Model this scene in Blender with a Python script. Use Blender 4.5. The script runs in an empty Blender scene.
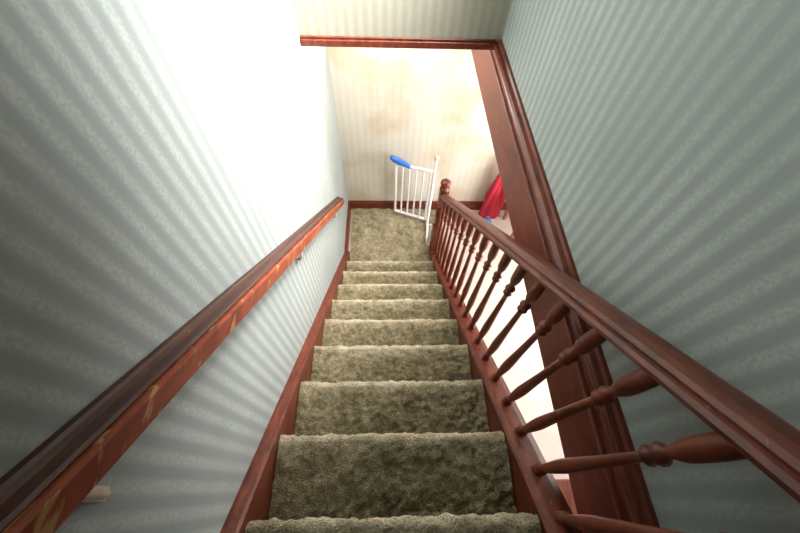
import bpy, bmesh, math, random
from mathutils import Vector, Matrix, noise
random.seed(4)
S=bpy.context.scene
COL=S.collection
H=2.984   # camera height above lower floor

# ------------------------------------------------------------ materials
def newmat(name):
    m=bpy.data.materials.new(name); m.use_nodes=True
    nt=m.node_tree; b=nt.nodes['Principled BSDF']
    return m,nt,b
def N(nt,t,**k):
    n=nt.nodes.new(t)
    for a,v in k.items(): setattr(n,a,v)
    return n
def ramp(nt,stops):
    r=N(nt,'ShaderNodeValToRGB')
    e=r.color_ramp.elements
    while len(e)<len(stops): e.new(0.5)
    for i,(p,c) in enumerate(stops):
        e[i].position=p; e[i].color=(*c,1)
    return r
def plain(name,c,rough=.5,metal=0,coat=0,bump=0,scale=60):
    m,nt,b=newmat(name)
    tc=N(nt,'ShaderNodeTexCoord'); no=N(nt,'ShaderNodeTexNoise'); no.inputs['Scale'].default_value=scale
    nt.links.new(tc.outputs['Object'],no.inputs['Vector'])
    r=ramp(nt,[(.3,tuple(x*.88 for x in c)),(.7,tuple(min(1,x*1.08) for x in c))])
    nt.links.new(no.outputs['Fac'],r.inputs[0]); nt.links.new(r.outputs[0],b.inputs['Base Color'])
    b.inputs['Roughness'].default_value=rough; b.inputs['Metallic'].default_value=metal
    b.inputs['Coat Weight'].default_value=coat
    if bump:
        bp=N(nt,'ShaderNodeBump'); bp.inputs['Strength'].default_value=bump; bp.inputs['Distance'].default_value=.004
        nt.links.new(no.outputs['Fac'],bp.inputs['Height']); nt.links.new(bp.outputs[0],b.inputs['Normal'])
    return m
def wood(name,dark,mid,light,chips=False,rough=.38):
    m,nt,b=newmat(name)
    tc=N(nt,'ShaderNodeTexCoord'); mp=N(nt,'ShaderNodeMapping')
    mp.inputs['Scale'].default_value=(22,4,9)
    no=N(nt,'ShaderNodeTexNoise'); no.inputs['Scale'].default_value=2.2; no.inputs['Detail'].default_value=7
    no.inputs['Distortion'].default_value=.8
    nt.links.new(tc.outputs['Object'],mp.inputs[0]); nt.links.new(mp.outputs[0],no.inputs['Vector'])
    r=ramp(nt,[(.25,dark),(.5,mid),(.78,light)])
    nt.links.new(no.outputs['Fac'],r.inputs[0])
    out=r.outputs[0]
    for sc,lo,hi,colr,on in((38,.68,.73,(.28,.11,.06),True),(28,.585,.64,(.46,.26,.11),chips)):
        if not on: continue
        n2=N(nt,'ShaderNodeTexNoise'); n2.inputs['Scale'].default_value=sc; n2.inputs['Detail'].default_value=8
        m3=N(nt,'ShaderNodeMapping'); m3.inputs['Scale'].default_value=(2.2,.4,1.6)
        nt.links.new(tc.outputs['Object'],m3.inputs[0]); nt.links.new(m3.outputs[0],n2.inputs['Vector'])
        r2=ramp(nt,[(lo,(0,0,0)),(hi,(.8,.8,.8))]); nt.links.new(n2.outputs['Fac'],r2.inputs[0])
        mx=N(nt,'ShaderNodeMix',data_type='RGBA')
        nt.links.new(r2.outputs[0],mx.inputs[0]); nt.links.new(out,mx.inputs[6]); mx.inputs[7].default_value=(*colr,1)
        out=mx.outputs[2]
    nt.links.new(out,b.inputs['Base Color'])
    rr_=N(nt,'ShaderNodeMapRange'); rr_.inputs[3].default_value=rough-.08; rr_.inputs[4].default_value=rough+.14
    nt.links.new(no.outputs['Fac'],rr_.inputs[0]); nt.links.new(rr_.outputs[0],b.inputs['Roughness'])
    b.inputs['Specular IOR Level'].default_value=.4
    bp=N(nt,'ShaderNodeBump'); bp.inputs['Strength'].default_value=.12; bp.inputs['Distance'].default_value=.003
    nt.links.new(no.outputs['Fac'],bp.inputs['Height']); nt.links.new(bp.outputs[0],b.inputs['Normal'])
    return m
def wallpaper(name,axis,base,stripe,period,stain=None,stainlo=.45,stainamt=.5,stainscale=2.6):
    m,nt,b=newmat(name)
    g=N(nt,'ShaderNodeNewGeometry'); sp=N(nt,'ShaderNodeSeparateXYZ')
    nt.links.new(g.outputs['Position'],sp.inputs[0])
    no=N(nt,'ShaderNodeTexNoise'); no.inputs['Scale'].default_value=230; no.inputs['Detail'].default_value=3
    nt.links.new(g.outputs['Position'],no.inputs['Vector'])
    a=N(nt,'ShaderNodeMath',operation='MULTIPLY_ADD'); a.inputs[1].default_value=.006
    nt.links.new(no.outputs['Fac'],a.inputs[0]); nt.links.new(sp.outputs[axis],a.inputs[2])
    d=N(nt,'ShaderNodeMath',operation='MULTIPLY'); d.inputs[1].default_value=2*math.pi/period
    nt.links.new(a.outputs[0],d.inputs[0])
    s=N(nt,'ShaderNodeMath',operation='SINE'); nt.links.new(d.outputs[0],s.inputs[0])
    r=ramp(nt,[(.15,(0,0,0)),(.90,(1,1,1))])
    ma=N(nt,'ShaderNodeMath',operation='MULTIPLY_ADD'); ma.inputs[1].default_value=.5; ma.inputs[2].default_value=.5
    nt.links.new(s.outputs[0],ma.inputs[0]); nt.links.new(ma.outputs[0],r.inputs[0])
    n4=N(nt,'ShaderNodeTexNoise'); n4.inputs['Scale'].default_value=170; n4.inputs['Detail'].default_value=2
    nt.links.new(g.outputs['Position'],n4.inputs['Vector'])
    r4=ramp(nt,[(.35,(.42,.42,.42)),(.65,(1,1,1))]); nt.links.new(n4.outputs['Fac'],r4.inputs[0])
    mu=N(nt,'ShaderNodeMath',operation='MULTIPLY'); nt.links.new(r.outputs[0],mu.inputs[0]); nt.links.new(r4.outputs[0],mu.inputs[1])
    mx=N(nt,'ShaderNodeMix',data_type='RGBA'); mx.inputs[6].default_value=(*base,1); mx.inputs[7].default_value=(*stripe,1)
    nt.links.new(mu.outputs[0],mx.inputs[0])
    n2=N(nt,'ShaderNodeTexNoise'); n2.inputs['Scale'].default_value=stainscale; n2.inputs['Detail'].default_value=5
    nt.links.new(g.outputs['Position'],n2.inputs['Vector'])
    st=stain or tuple(x*.86 for x in base)
    r3=ramp(nt,[(stainlo,(0,0,0)),(.72,(stainamt,)*3)]); nt.links.new(n2.outputs['Fac'],r3.inputs[0])
    m2=N(nt,'ShaderNodeMix',data_type='RGBA'); m2.inputs[7].default_value=(*st,1)
    nt.links.new(r3.outputs[0],m2.inputs[0]); nt.links.new(mx.outputs[2],m2.inputs[6])
    nt.links.new(m2.outputs[2],b.inputs['Base Color'])
    b.inputs['Roughness'].default_value=.6
    bp=N(nt,'ShaderNodeBump'); bp.inputs['Strength'].default_value=.25; bp.inputs['Distance'].default_value=.0008
    nt.links.new(n4.outputs['Fac'],bp.inputs['Height']); nt.links.new(bp.outputs[0],b.inputs['Normal'])
    return m
def carpetmat():
    m,nt,b=newmat('carpet_pile')
    g=N(nt,'ShaderNodeTexCoord')
    n1=N(nt,'ShaderNodeTexNoise'); n1.inputs['Scale'].default_value=19; n1.inputs['Detail'].default_value=9; n1.inputs['Roughness'].default_value=.75; n1.inputs['Distortion'].default_value=.8
    n2=N(nt,'ShaderNodeTexNoise'); n2.inputs['Scale'].default_value=190; n2.inputs['Detail'].default_value=4
    for n in(n1,n2): nt.links.new(g.outputs['Object'],n.inputs['Vector'])
    r=ramp(nt,[(.36,(.145,.120,.058)),(.52,(.29,.245,.135)),(.66,(.46,.395,.24))]); nt.links.new(n1.outputs['Fac'],r.inputs[0])
    r2=ramp(nt,[(.33,(.46,.46,.46)),(.66,(1.0,1.0,1.0))]); nt.links.new(n2.outputs['Fac'],r2.inputs[0])
    at=N(nt,'ShaderNodeAttribute',attribute_name='wear_and_hall_light')  # paler tread edges: worn pile plus hall light painted into the colour
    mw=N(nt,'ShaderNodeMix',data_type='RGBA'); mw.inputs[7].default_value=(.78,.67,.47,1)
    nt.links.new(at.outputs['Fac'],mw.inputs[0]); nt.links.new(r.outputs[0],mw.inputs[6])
    mu=N(nt,'ShaderNodeMix',data_type='RGBA',blend_type='MULTIPLY'); mu.inputs[0].default_value=1
    nt.links.new(mw.outputs[2],mu.inputs[6]); nt.links.new(r2.outputs[0],mu.inputs[7])
    nt.links.new(mu.outputs[2],b.inputs['Base Color'])
    b.inputs['Roughness'].default_value=.95; b.inputs['Sheen Weight'].default_value=.15; b.inputs['Specular IOR Level'].default_value=.1
    bp=N(nt,'ShaderNodeBump'); bp.inputs['Strength'].default_value=1; bp.inputs['Distance'].default_value=.009
    nt.links.new(n2.outputs['Fac'],bp.inputs['Height']); nt.links.new(bp.outputs[0],b.inputs['Normal'])
    return m

M_wood=wood('mahogany_varnish',(.055,.011,.005),(.122,.024,.011),(.20,.048,.022))
M_dark=wood('mahogany_painted_shade',(.026,.010,.007),(.050,.016,.011),(.09,.028,.017))  # same mahogany, darkened to paint in the shade on the left rail's top
M_rail=wood('mahogany_worn',(.13,.022,.010),(.24,.043,.017),(.34,.080,.033),chips=True)
M_blue=wallpaper('wallpaper_blue_stripe',1,(.238,.272,.262),(.375,.41,.39),.047)
M_cream=wallpaper('wallpaper_cream_stripe',0,(.53,.50,.42),(.575,.545,.475),.060,stain=(.40,.28,.13),stainlo=.48,stainamt=.7)
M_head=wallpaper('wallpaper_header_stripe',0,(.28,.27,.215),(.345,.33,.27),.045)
M_carpet=carpetmat()
M_white=plain('white_enamel',(.86,.86,.87),.3,coat=.3)
M_plaster=plain('white_plaster',(.80,.78,.74),.8)
M_floor=plain('pale_floor_tile',(.47,.39,.34),.5,scale=8)
M_blueP=plain('blue_plastic',(.03,.16,.62),.35,coat=.3)
M_red=plain('red_fabric',(.36,.008,.022),.85,bump=.6,scale=90)
M_bagblue=plain('blue_nylon',(.02,.20,.50),.5,bump=.5,scale=30)
M_metal=plain('bracket_cream_paint',(.66,.56,.44),.45)
M_brass=plain('brass_knob',(.6,.42,.16),.3,metal=1)
M_chair=wood('orange_beech',(.16,.045,.02),(.27,.08,.035),(.38,.12,.06))

# ------------------------------------------------------------ mesh helpers
def finish(me,name,mat,parent=None,smooth=False,bevel=0):
    o=bpy.data.objects.new(name,me); COL.objects.link(o)
    if mat: me.materials.append(mat)
    if parent: o.parent=parent
    if smooth:
        for p in me.polygons: p.use_smooth=True
    if bevel:
        md=o.modifiers.new('bevel','BEVEL'); md.width=bevel; md.segments=3; md.limit_method='ANGLE'
    return o
def empty(name,loc=(0,0,0)):
    e=bpy.data.objects.new(name,None); COL.objects.link(e); e.empty_display_size=.1
    return e
def bm_box(bm,a,b):
    x0,y0,z0=a;x1,y1,z1=b
    v=[bm.verts.new(p) for p in((x0,y0,z0),(x1,y0,z0),(x1,y1,z0),(x0,y1,z0),(x0,y0,z1),(x1,y0,z1),(x1,y1,z1),(x0,y1,z1))]
    for f in((0,3,2,1),(4,5,6,7),(0,1,5,4),(1,2,6,5),(2,3,7,6),(3,0,4,7)): bm.faces.new([v[i] for i in f])
def boxes(name,lst,mat,parent=None,bevel=0):
    bm=bmesh.new()
    for a,b in lst: bm_box(bm,a,b)
    me=bpy.data.meshes.new(name); bm.to_mesh(me); bm.free()
    return finish(me,name,mat,parent,bevel=bevel)
def bm_lathe(bm,prof,base,seg=16,axis=Vector((0,0,1))):
    q=Vector((0,0,1)).rotation_difference(axis)
    rings=[]
    for r,h in prof:
        ring=[]
        for i in range(seg):
            a=2*math.pi*i/seg
            ring.append(bm.verts.new(Vector(base)+q@Vector((r*math.cos(a),r*math.sin(a),h))))
        rings.append(ring)
    for A,B in zip(rings,rings[1:]):
        for i in range(seg):
            j=(i+1)%seg
            f=bm.faces.new((A[i],A[j],B[j],B[i])); f.smooth=True
    bm.faces.new(list(reversed(rings[0]))); bm.faces.new(rings[-1])
def lathe(name,prof,base,mat,parent=None,seg=24,axis=Vector((0,0,1))):
    bm=bmesh.new(); bm_lathe(bm,prof,base,seg,axis)
    me=bpy.data.meshes.new(name); bm.to_mesh(me); bm.free()
    return finish(me,name,mat,parent)
def sweep(name,prof,P0,P1,mat,parent=None,smooth=False,closed=True):
    bm=bmesh.new(); P0=Vector(P0);P1=Vector(P1)
    A=[bm.verts.new(P0+Vector((x,0,z))) for x,z in prof]
    B=[bm.verts.new(P1+Vector((x,0,z))) for x,z in prof]
    n=len(prof)
    for i in range(n):
        j=(i+1)%n; f=bm.faces.new((A[i],A[j],B[j],B[i])); f.smooth=smooth
    bm.faces.new(A); bm.faces.new(B)
    bmesh.ops.recalc_face_normals(bm,faces=bm.faces)
    me=bpy.data.meshes.new(name); bm.to_mesh(me); bm.free()
    return finish(me,name,mat,parent)
def tube(name,pts,r,mat,parent=None):
    cu=bpy.data.curves.new(name,'CURVE'); cu.dimensions='3D'; cu.bevel_depth=r; cu.bevel_resolution=4; cu.use_fill_caps=True
    s=cu.splines.new('POLY'); s.points.add(len(pts)-1)
    for p,q in zip(s.points,pts): p.co=(*q,1)
    o=bpy.data.objects.new(name,cu); COL.objects.link(o); cu.materials.append(mat)
    if parent:o.parent=parent
    return o

# ------------------------------------------------------------ key dimensions
XL=-.42; XR=.55
CL,CR=-.375,.412           # carpet edges
G=.2317; R=.2003
def ny(n): return -.067+G*n
def nz(n): return 1.801-R*n
SL=-R/G
def pitch(y): return 1.801+SL*(y+.067)
YF=2.595                    # far wall
YH=1.833                    # header face
YB=-1.9                     # back wall
ZT=4.35                     # upper ceiling
ZB=H-.91                    # bottom of upper right wall
ZC=H-1.22                   # bottom of fascia / hall ceiling
XH=1.95

# ------------------------------------------------------------ room shell
boxes('wall_left',[((XL-.1,YB-.1,-.05),(XL,YF+.1,ZT))],M_blue)
vy0,vy1,vz0,vz1=1.05,1.72,3.08,3.72
boxes('wall_right',[((XR,YB,ZB),(XR+.1,YH+.1,vz0)),((XR,YB,vz1),(XR+.1,YH+.1,ZT)),((XR,YB,vz0),(XR+.1,vy0,vz1)),((XR,vy1,vz0),(XR+.1,YH+.1,vz1))],M_blue)
w2=empty('added_upper_window')  # out-of-view window added to hold the light for the left wall
boxes('frame',[((XR-.015,vy0-.05,vz0-.05),(XR+.02,vy0,vz1+.05)),((XR-.015,vy1,vz0-.05),(XR+.02,vy1+.05,vz1+.05)),
  ((XR-.015,vy0,vz0-.05),(XR+.02,vy1,vz0)),((XR-.015,vy0,vz1),(XR+.02,vy1,vz1+.05)),((XR+.01,(vy0+vy1)/2-.012,vz0),(XR+.03,(vy0+vy1)/2+.012,vz1))],M_wood,w2,bevel=.004)
boxes('wall_far',[((XL,YF,-.05),(XH+.1,YF+.1,ZT))],M_cream)
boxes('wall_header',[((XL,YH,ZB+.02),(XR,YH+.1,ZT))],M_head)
boxes('wall_back',[((XL,YB-.1,-.05),(XH,YB,ZT))],M_plaster)
boxes('wall_spandrel',[((.475,-.99,0),(.495,1.70,.30))],M_plaster)
boxes('ceiling',[((XL,YB,ZT),(XR,YH,ZT+.1))],M_plaster)
boxes('ceiling_hall',[((XR+.1,YB,ZC),(XH+.1,YF,ZC+.1)),((XL,YH+.1,ZB+.15),(XR+.1,YF,ZB+.25))],M_plaster)
boxes('floor',[((XL,-1.8,-.1),(XH,YF,-.002))],M_floor)
boxes('floor_upper',[((XL,YB,2.30),(.50,ny(-3)-.03,2.40))],M_carpet)
wy0,wy1,wz0,wz1=.25,2.2,.55,1.62
boxes('wall_hall',[((XH,YB,-.05),(XH+.1,wy0,ZC)),((XH,wy1,-.05),(XH+.1,YF,ZC)),((XH,wy0,-.05),(XH+.1,wy1,wz0)),((XH,wy0,wz1),(XH+.1,wy1,ZC))],M_plaster)
wf=empty('window_1')
boxes('frame',[((XH-.02,wy0-.05,wz0-.05),(XH+.06,wy0,wz1+.05)),((XH-.02,wy1,wz0-.05),(XH+.06,wy1+.05,wz1+.05)),
  ((XH-.02,wy0,wz0-.05),(XH+.06,wy1,wz0)),((XH-.02,wy0,wz1),(XH+.06,wy1,wz1+.05)),((XH+.01,(wy0+wy1)/2-.02,wz0),(XH+.05,(wy0+wy1)/2+.02,wz1))],M_white,wf,bevel=.004)

# trims
boxes('baseboard_far',[((XL,YF-.022,0),(XH,YF,.10)),((XL,YF-.016,.10),(XH,YF,.118))],M_wood,bevel=.004)
boxes('baseboard_left',[((XL,ny(8)+.1,0),(XL+.022,YF-.022,.10)),((XL,ny(8)+.1,.10),(XL+.016,YF-.022,.118))],M_wood,bevel=.004)
boxes('trim_header',[((XL,YH-.018,ZB-.012),(XR-.03,YH+.118,ZB+.02)),((XL,YH-.010,ZB+.02),(XR-.03,YH,ZB+.032))],M_wood,bevel=.006)
fa=empty('trim_fascia')
sweep('fascia_board',[(-.012,-.31),(.10,-.31),(.10,.0),(-.012,.0)],(XR,YB,ZB),(XR,YF,ZB),M_wood,fa)
sweep('fascia_moulding',[(0,-.035),(-.020,-.033),(-.026,-.024),(-.020,-.014),(-.030,-.008),(-.036,.004),(-.028,.014),(-.014,.018),(-.010,.030),(0,.032)],
      (XR,YB,ZB),(XR,YF,ZB),M_wood,fa,smooth=False)
sweep('fascia_bead',[(-.010,-.085),(-.020,-.082),(-.022,-.075),(-.020,-.068),(-.010,-.065)],(XR,YB,ZB),(XR,YF,ZB),M_wood,fa)

# ------------------------------------------------------------ staircase
st=empty('staircase')
prof=[]  # (y,z, wear plus painted hall light, pile amount)
def add(y,z,w=0,k=1): prof.append((y,z,w,k))
ov=.022; rr=.019
N0,N1=-3,8
ds=.0068
cur=ny(N0)-.25
for n in range(N0,N1+1):
    zt=nz(n); ye=ny(n)
    ys=cur
    k=max(2,int((ye-rr-ys)/ds))
    for i in range(k):
        t=i/k; yy=ys+(ye-rr-ys)*t
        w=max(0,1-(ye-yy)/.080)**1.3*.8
        add(yy,zt+(.0015*math.sin(t*math.pi)),w,.6+.4*min(1,(ye-yy)/.06))
    for i in range(7):
        a=math.pi/2-math.pi*i/6
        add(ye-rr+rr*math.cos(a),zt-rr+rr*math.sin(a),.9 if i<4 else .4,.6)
    yb=ye-ov-.012
    zb=zt-2*rr-.003
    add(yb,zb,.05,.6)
    znext=nz(n+1) if n<N1 else 0.0
    kk=int((zb-znext)/.012)
    for i in range(1,kk+1): add(yb,zb+(znext-zb)*i/kk,0)
    cur=yb+.004
k=int((YF-.024-cur)/ds)
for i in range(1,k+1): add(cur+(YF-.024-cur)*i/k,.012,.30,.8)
nx=112
bm=bmesh.new(); wl=bm.verts.layers.float.new('wear_and_hall_light')
grid=[]
nP=len(prof)
for i,(y,z,w,kd) in enumerate(prof):
    a=prof[max(0,i-1)];b=prof[min(nP-1,i+1)]
    ty,tz=b[0]-a[0],b[1]-a[1]; L=math.hypot(ty,tz) or 1
    nyv,nzv=-tz/L,ty/L
    row=[]
    for j in range(nx+1):
        x=CL+(CR-CL)*j/nx
        p=Vector((x,y,z))
        d=kd*(.008*noise.noise(p*16)+.009*noise.noise(p*40)+.009*noise.noise(p*85))
        v=bm.verts.new((x,y+nyv*d,z+nzv*d+.004))
        mid=1-.5*abs((x-.02)/.4)**2
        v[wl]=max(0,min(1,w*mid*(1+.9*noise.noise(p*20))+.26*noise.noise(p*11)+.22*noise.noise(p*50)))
        row.append(v)
    grid.append(row)
for A,B in zip(grid,grid[1:]):
    for j in range(nx):
        f=bm.faces.new((A[j],A[j+1],B[j+1],B[j])); f.smooth=True
me=bpy.data.meshes.new('carpet_runner'); bm.to_mesh(me); bm.free()
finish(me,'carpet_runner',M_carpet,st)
boxes('step_blocks',[((CL,ny(n-1)-.06,0),(CR,ny(n)-.050,nz(n)-.022)) for n in range(N0,N1+1)],M_wood,st)
boxes('landing_carpet_side',[((CR-.01,2.04,0),(.56,YF-.024,.012))],M_carpet,st)
y0,y1=-1.1,1.98
sweep('skirt_left',[(0,-.30),(.043,-.30),(.043,.030),(.036,.038),(.012,.042),(0,.042)],(XL,y0,pitch(y0)),(XL,y1,pitch(y1)),M_wood,st)

# balustrade
ba=empty('stair_balustrade')
XB=.452
y0,y1=-.95,1.985
sweep('string_panel',[(-.036,-.32),(.022,-.32),(.022,.030),(-.036,.030)],(XB,y0,pitch(y0)),(XB,y1,pitch(y1)),M_wood,ba)
sweep('string_cap',[(-.044,.022),(.040,.022),(.044,.030),(.040,.040),(.020,.044),(-.024,.044),(-.040,.040),(-.047,.030)],(XB,y0,pitch(y0)),(XB,y1,pitch(y1)),M_wood,ba)
rz=lambda y: H-.455+SL*(y-.03)
hp=[(-.018,-.030),(.018,-.030),(.020,-.018),(.032,-.012),(.037,.0),(.032,.010),(.026,.013),(.029,.022),(.024,.032),(.012,.039),(0,.041),(-.012,.039),(-.024,.032),(-.029,.022),(-.026,.013),(-.032,.010),(-.037,0),(-.032,-.012),(-.020,-.018)]
sweep('handrail',hp,(XB,-.95,rz(-.95)),(XB,1.985,rz(1.985)),M_wood,ba)
bm=bmesh.new()
prof_b=[(.0165,0),(.0165,.035),(.012,.045),(.018,.055),(.018,.065),(.0115,.075),(.0130,.12),(.0165,.20),(.0180,.27),(.0160,.36),(.0125,.50),(.0100,.66),(.0095,.715),
 (.0125,.722),(.0180,.735),(.0125,.748),(.0100,.756),(.0135,.764),(.0195,.778),(.0140,.792),(.0100,.802),(.0105,.815),(.0140,.835),(.0180,.860),(.0190,.90),(.0185,.960),(.0170,.985),(.0170,1.0)]
yb=.04-.116*8
while yb<1.90:
    zb=pitch(yb)+.030; zt=rz(yb)-.022
    Lh=zt-zb
    bm_lathe(bm,[(r,h*Lh) for r,h in prof_b],(XB,yb,zb),seg=14)
    yb+=.116
me=bpy.data.meshes.new('balusters'); bm.to_mesh(me); bm.free()
finish(me,'balusters',M_wood,ba)
def newel(name,y,z0,zt):
    boxes(name+'_base',[((XB-.040,y-.040,z0),(XB+.040,y+.040,z0+.42))],M_wood,ba,bevel=.006)
    hh=zt-z0
    bm=bmesh.new()
    bm_lathe(bm,[(.038,.41),(.042,.43),(.034,.445),(.030,.47),(.038,.54),(.040,.60),(.034,.68),(.030,.705)],(XB,y,z0),28)
    bm_box(bm,(XB-.034,y-.034,z0+.70),(XB+.034,y+.034,zt-.10))
    bm_lathe(bm,[(.032,hh-.102),(.041,hh-.095),(.042,hh-.085),(.026,hh-.074),(.022,hh-.066),(.036,hh-.052),(.041,hh-.034),(.039,hh-.016),(.028,hh-.004),(.010,hh)],(XB,y,z0),28)
    me=bpy.data.meshes.new(name); bm.to_mesh(me); bm.free(); finish(me,name,M_wood,ba)
newel('newel_post',2.02,0.0,.985)
newel('newel_post_upper',-.99,2.05,3.35)

# ------------------------------------------------------------ left wall handrail
wh=empty('wall_handrail')
zl=lambda y: H-.468+SL*(y-.0086)
hp2=[(.008,-.080),(.044,-.080),(.050,-.074),(.052,-.022),(.047,-.014)]+[(.008,-.014)]
sweep('rail',hp2,(XL,-1.0,zl(-1.0)),(XL,2.06,zl(2.06)),M_rail,wh)
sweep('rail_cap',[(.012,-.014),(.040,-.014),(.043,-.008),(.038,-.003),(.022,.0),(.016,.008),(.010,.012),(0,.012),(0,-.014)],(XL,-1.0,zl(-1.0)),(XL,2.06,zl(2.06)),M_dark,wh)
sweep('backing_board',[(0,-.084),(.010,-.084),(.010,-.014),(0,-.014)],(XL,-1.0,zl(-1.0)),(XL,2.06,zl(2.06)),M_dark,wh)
for yb in (-.62,0.0,.90,1.75):
    z=zl(yb)-.03
    tube('bracket',[(XL,yb,z-.125),(XL+.012,yb,z-.124),(XL+.024,yb,z-.114),(XL+.030,yb,z-.09),(XL+.030,yb,z-.045)],.007,M_metal,wh)
    boxes('bracket_plate',[((XL,yb-.010,z-.150),(XL+.006,yb+.010,z-.100))],M_metal,wh,bevel=.002)

# ------------------------------------------------------------ safety gate
ga=empty('safety_gate')
A=Vector((.075,2.505,0)); B=Vector((.385,2.385,0))
u=(B-A).normalized()
def P(s,z): 
    q=A+u*s; return (q.x,q.y,z)
W=(B-A).length
tube('top_rail',[P(0,.705),P(W,.735)],.015,M_white,ga)
tube('bottom_rail',[P(0,.07),P(W,.07)],.015,M_white,ga)
for i in range(6):
    s=W*i/5
    tube('bar_%d'%i,[P(s,.07),P(s,.705+.03*i/5)],.013 if i in(0,5) else .009,M_white,ga)
tube('frame_post',[P(W+.03,.014),P(W+.03,.88)],.014,M_white,ga)
lathe('post_cap',[(.020,0),(.022,.01),(.022,.03),(.012,.04)],P(W+.03,.88),M_metal,ga)
tube('frame_foot',[P(W+.03,.03),(.405,2.24,.03),(.395,2.075,.03)],.013,M_white,ga)
tube('foot_upright',[(.395,2.085,.02),(.395,2.085,.36)],.010,M_white,ga)
for z in(.12,.66): tube('hinge',[P(W-.005,z),P(W+.035,z)],.010,M_white,ga)
bm=bmesh.new()
secs=[(-.060,.004,.010),(-.055,.018,.022),(-.02,.026,.032),(.03,.028,.032),(.08,.022,.026),(.12,.020,.021),(.145,.014,.014),(.15,.003,.004)]
rings=[]
side=Vector((-u.y,u.x,0))
for s,a,b in secs:
    ring=[]
    c=A+u*s+Vector((0,0,.752-(s)*.26))
    for i in range(16):
        t=2*math.pi*i/16
        ring.append(bm.verts.new(c+side*a*math.cos(t)+Vector((0,0,1))*b*math.sin(t)))
    rings.append(ring)
for R0,R1 in zip(rings,rings[1:]):
    for i in range(16):
        j=(i+1)%16; bm.faces.new((R0[i],R0[j],R1[j],R1[i])).smooth=True
bm.faces.new(rings[0]); bm.faces.new(rings[-1])
bmesh.ops.recalc_face_normals(bm,faces=bm.faces)
me=bpy.data.meshes.new('latch_handle'); bm.to_mesh(me); bm.free(); finish(me,'latch_handle',M_blueP,ga)

# ------------------------------------------------------------ chair
ch=empty('wooden_chair')
cx0,cx1,cy0,cy1=1.22,1.60,2.10,2.48
boxes('seat',[((cx0,cy0,.43),(cx1,cy1,.46))],M_chair,ch,bevel=.01)
legp=[(.014,0),(.018,.05),(.020,.14),(.014,.16),(.020,.18),(.022,.30),(.018,.43)]
for nm,x,y in(('leg_1',cx0+.03,cy0+.03),('leg_2',cx1-.03,cy0+.03),('leg_3',cx0+.03,cy1-.03),('leg_4',cx1-.03,cy1-.03)):
    lathe(nm,legp,(x,y,0),M_chair,ch,16)
for x in(cx0+.03,cx1-.03): lathe('back_post',[(.018,0),(.020,.2),(.016,.38),(.019,.42),(.008,.44)],(x,cy1-.03,.455),M_chair,ch,16)
for i in range(4): lathe('spindle',[(.008,0),(.011,.18),(.008,.34)],(cx0+.095+i*.062,cy1-.03,.455),M_chair,ch,12)
boxes('back_rail',[((cx0+.03,cy1-.042,.78),(cx1-.03,cy1-.018,.85))],M_chair,ch,bevel=.008)
boxes('stretchers',[((cx0+.03,cy0+.022,.2),(cx1-.03,cy0+.038,.22)),((cx0+.022,cy0+.03,.25),(cx0+.038,cy1-.03,.27)),((cx1-.038,cy0+.03,.25),(cx1-.022,cy1-.03,.27))],M_chair,ch,bevel=.004)
# coat hanging on a wall hook, hem resting on the floor
co=empty('red_coat')
CXc,CYc=1.085,2.49
bm=bmesh.new(); seg=40; rings=[]
for i in range(34):
    t=i/33; z=.73-.728*t
    wx=.018+.055*min(1,t*1.8)+.030*t; wy=.022+.022*t
    ring=[]
    for j in range(seg):
        a=2*math.pi*j/seg
        f=1+.16*math.sin(a*7+t*2)*min(1,t*2)+.12*noise.noise(Vector((math.cos(a)*2,math.sin(a)*2,t*5)))
        ring.append(bm.verts.new((CXc+wx*f*math.cos(a),CYc+wy*f*math.sin(a),z)))
    rings.append(ring)
for R0,R1 in zip(rings,rings[1:]):
    for j in range(seg):
        k=(j+1)%seg; bm.faces.new((R0[j],R0[k],R1[k],R1[j])).smooth=True
bm.faces.new(rings[0]); bm.faces.new(rings[-1])
bmesh.ops.recalc_face_normals(bm,faces=bm.faces)
me=bpy.data.meshes.new('coat_body'); bm.to_mesh(me); bm.free(); finish(me,'coat_body',M_red,co)
for sx in(-1,1):
    lathe('sleeve',[(.014,0),(.022,.03),(.024,.20),(.028,.40),(.020,.46),(.01,.48)],(CXc+sx*.085,CYc-.035,.19),M_red,co,18,Vector((-sx*.12,.03,1)).normalized())
lathe('collar',[(.020,0),(.032,.015),(.030,.05),(.022,.06),(.018,.03)],(CXc,CYc,.71),M_red,co,20)
tube('coat_hook',[(CXc,YF,.80),(CXc,YF-.07,.79),(CXc,YF-.09,.81),(CXc,YF-.09,.83)],.006,M_brass,co)
# blue bag on floor
bm=bmesh.new(); rings=[]
for i in range(14):
    t=i/13; z=.002+.13*t
    w=.060*(math.sin(math.pi*min(1,.25+t*.75))**.5 if t<1 else .2)
    ring=[]
    for j in range(28):
        a=2*math.pi*j/28; f=1+.15*noise.noise(Vector((math.cos(a)*2,math.sin(a)*2,t*4+3)))
        ring.append(bm.verts.new((1.02+w*1.1*f*math.cos(a),2.33+w*.7*f*math.sin(a),z)))
    rings.append(ring)
for R0,R1 in zip(rings,rings[1:]):
    for j in range(28):
        k=(j+1)%28; bm.faces.new((R0[j],R0[k],R1[k],R1[j])).smooth=True
bm.faces.new(rings[0]); bm.faces.new(rings[-1])
bmesh.ops.recalc_face_normals(bm,faces=bm.faces)
me=bpy.data.meshes.new('bag_body'); bm.to_mesh(me); bm.free()
bag=empty('blue_bag'); finish(me,'bag_body',M_bagblue,bag)
tube('bag_strap',[(.98+.08*i/12,2.33,.11+.07*math.sin(math.pi*i/12)) for i in range(13)],.005,M_bagblue,bag)

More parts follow.
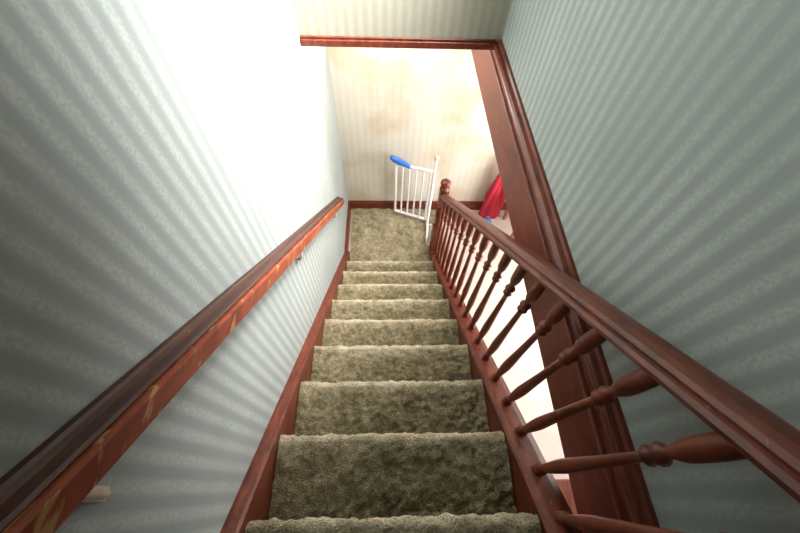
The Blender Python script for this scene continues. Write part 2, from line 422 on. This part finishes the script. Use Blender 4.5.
# ------------------------------------------------------------ hall cabinet
ca=empty('hall_cabinet')
boxes('carcass',[((.90,-.53,.08),(1.26,.0,.76))],M_wood,ca,bevel=.004)
boxes('top',[((.875,-.555,.76),(1.285,.025,.79))],M_wood,ca,bevel=.008)
boxes('feet',[((x,y,0),(x+.05,y+.05,.08)) for x in(.91,1.20) for y in(-.52,-.06)],M_wood,ca,bevel=.004)
boxes('doors',[((.890,-.51,.11),(.90,-.275,.73)),((.890,-.255,.11),(.90,-.02,.73))],M_chair,ca,bevel=.004)
for y in(-.30,-.23): lathe('knob',[(.005,0),(.006,.012),(.013,.018),(.012,.028),(.004,.032)],(.891,y,.45),M_brass,ca,16,Vector((-1,0,0)))

# unseen lamp added behind the header to brighten landing and stair nosings
lm=empty('added_landing_lamp')
zc=ZB+.15
lathe('added_lamp_rose',[(.055,0),(.055,-.012),(.040,-.022),(.022,-.028)],(.05,2.25,zc),M_white,lm)
lathe('added_lamp_bulb',[(.014,-.026),(.016,-.045),(.026,-.065),(.028,-.080),(.020,-.098),(.006,-.106)],(.05,2.25,zc),M_white,lm)

# ------------------------------------------------------------ lights
def area(name,loc,target,sx,sy,power,col,spread=180):
    l=bpy.data.lights.new(name,'AREA'); l.shape='RECTANGLE'; l.size=sx; l.size_y=sy; l.energy=power; l.color=col
    l.spread=math.radians(spread)
    o=bpy.data.objects.new(name,l); COL.objects.link(o); o.location=loc
    d=Vector(target)-Vector(loc); o.rotation_euler=d.to_track_quat('-Z','Y').to_euler()
    return o
area('window_daylight',(XH+.08,(wy0+wy1)/2,(wz0+wz1)/2),(0,(wy0+wy1)/2,(wz0+wz1)/2+.3),1.9,1.0,112,(1,.96,.92))
area('added_upper_window_light',(XR+.05,(vy0+vy1)/2,(vz0+vz1)/2),(XL,1.48,2.30),.64,.60,88,(1,.965,.94),85)  # added light, brightens the upper left wall
area('upstairs_ceiling_light',(0,-.9,4.2),(0,-.6,2.4),.5,.5,3.4,(1,.98,.96))
pl=bpy.data.lights.new('added_lamp_light','POINT'); pl.energy=27; pl.shadow_soft_size=.05; pl.color=(1,.95,.88)  # light of the added lamp, hidden by the header
po=bpy.data.objects.new('added_lamp_light',pl); COL.objects.link(po); po.location=(.0,2.12,zc-.18)
w=bpy.data.worlds.new('world'); S.world=w; w.use_nodes=True
w.node_tree.nodes['Background'].inputs[0].default_value=(.8,.9,1,1); w.node_tree.nodes['Background'].inputs[1].default_value=1.0

# ------------------------------------------------------------ camera
f=358.0
D=Vector((388-400,-(488-266.5),-f)).normalized()
Z=-D
Y=Vector((388-400,586.0,-f)); Y=(Y-Z*Y.dot(Z)).normalized()
X=Y.cross(Z)
rot=Matrix((X,Y,Z))       # camera coords -> world coords
cam=bpy.data.cameras.new('camera'); co_=bpy.data.objects.new('camera',cam); COL.objects.link(co_)
cam.sensor_width=36; cam.lens=36*f/800; cam.clip_start=.01
co_.matrix_world=Matrix.Translation((0,0,H))@rot.to_4x4()
S.camera=co_
S.view_settings.view_transform='Standard'
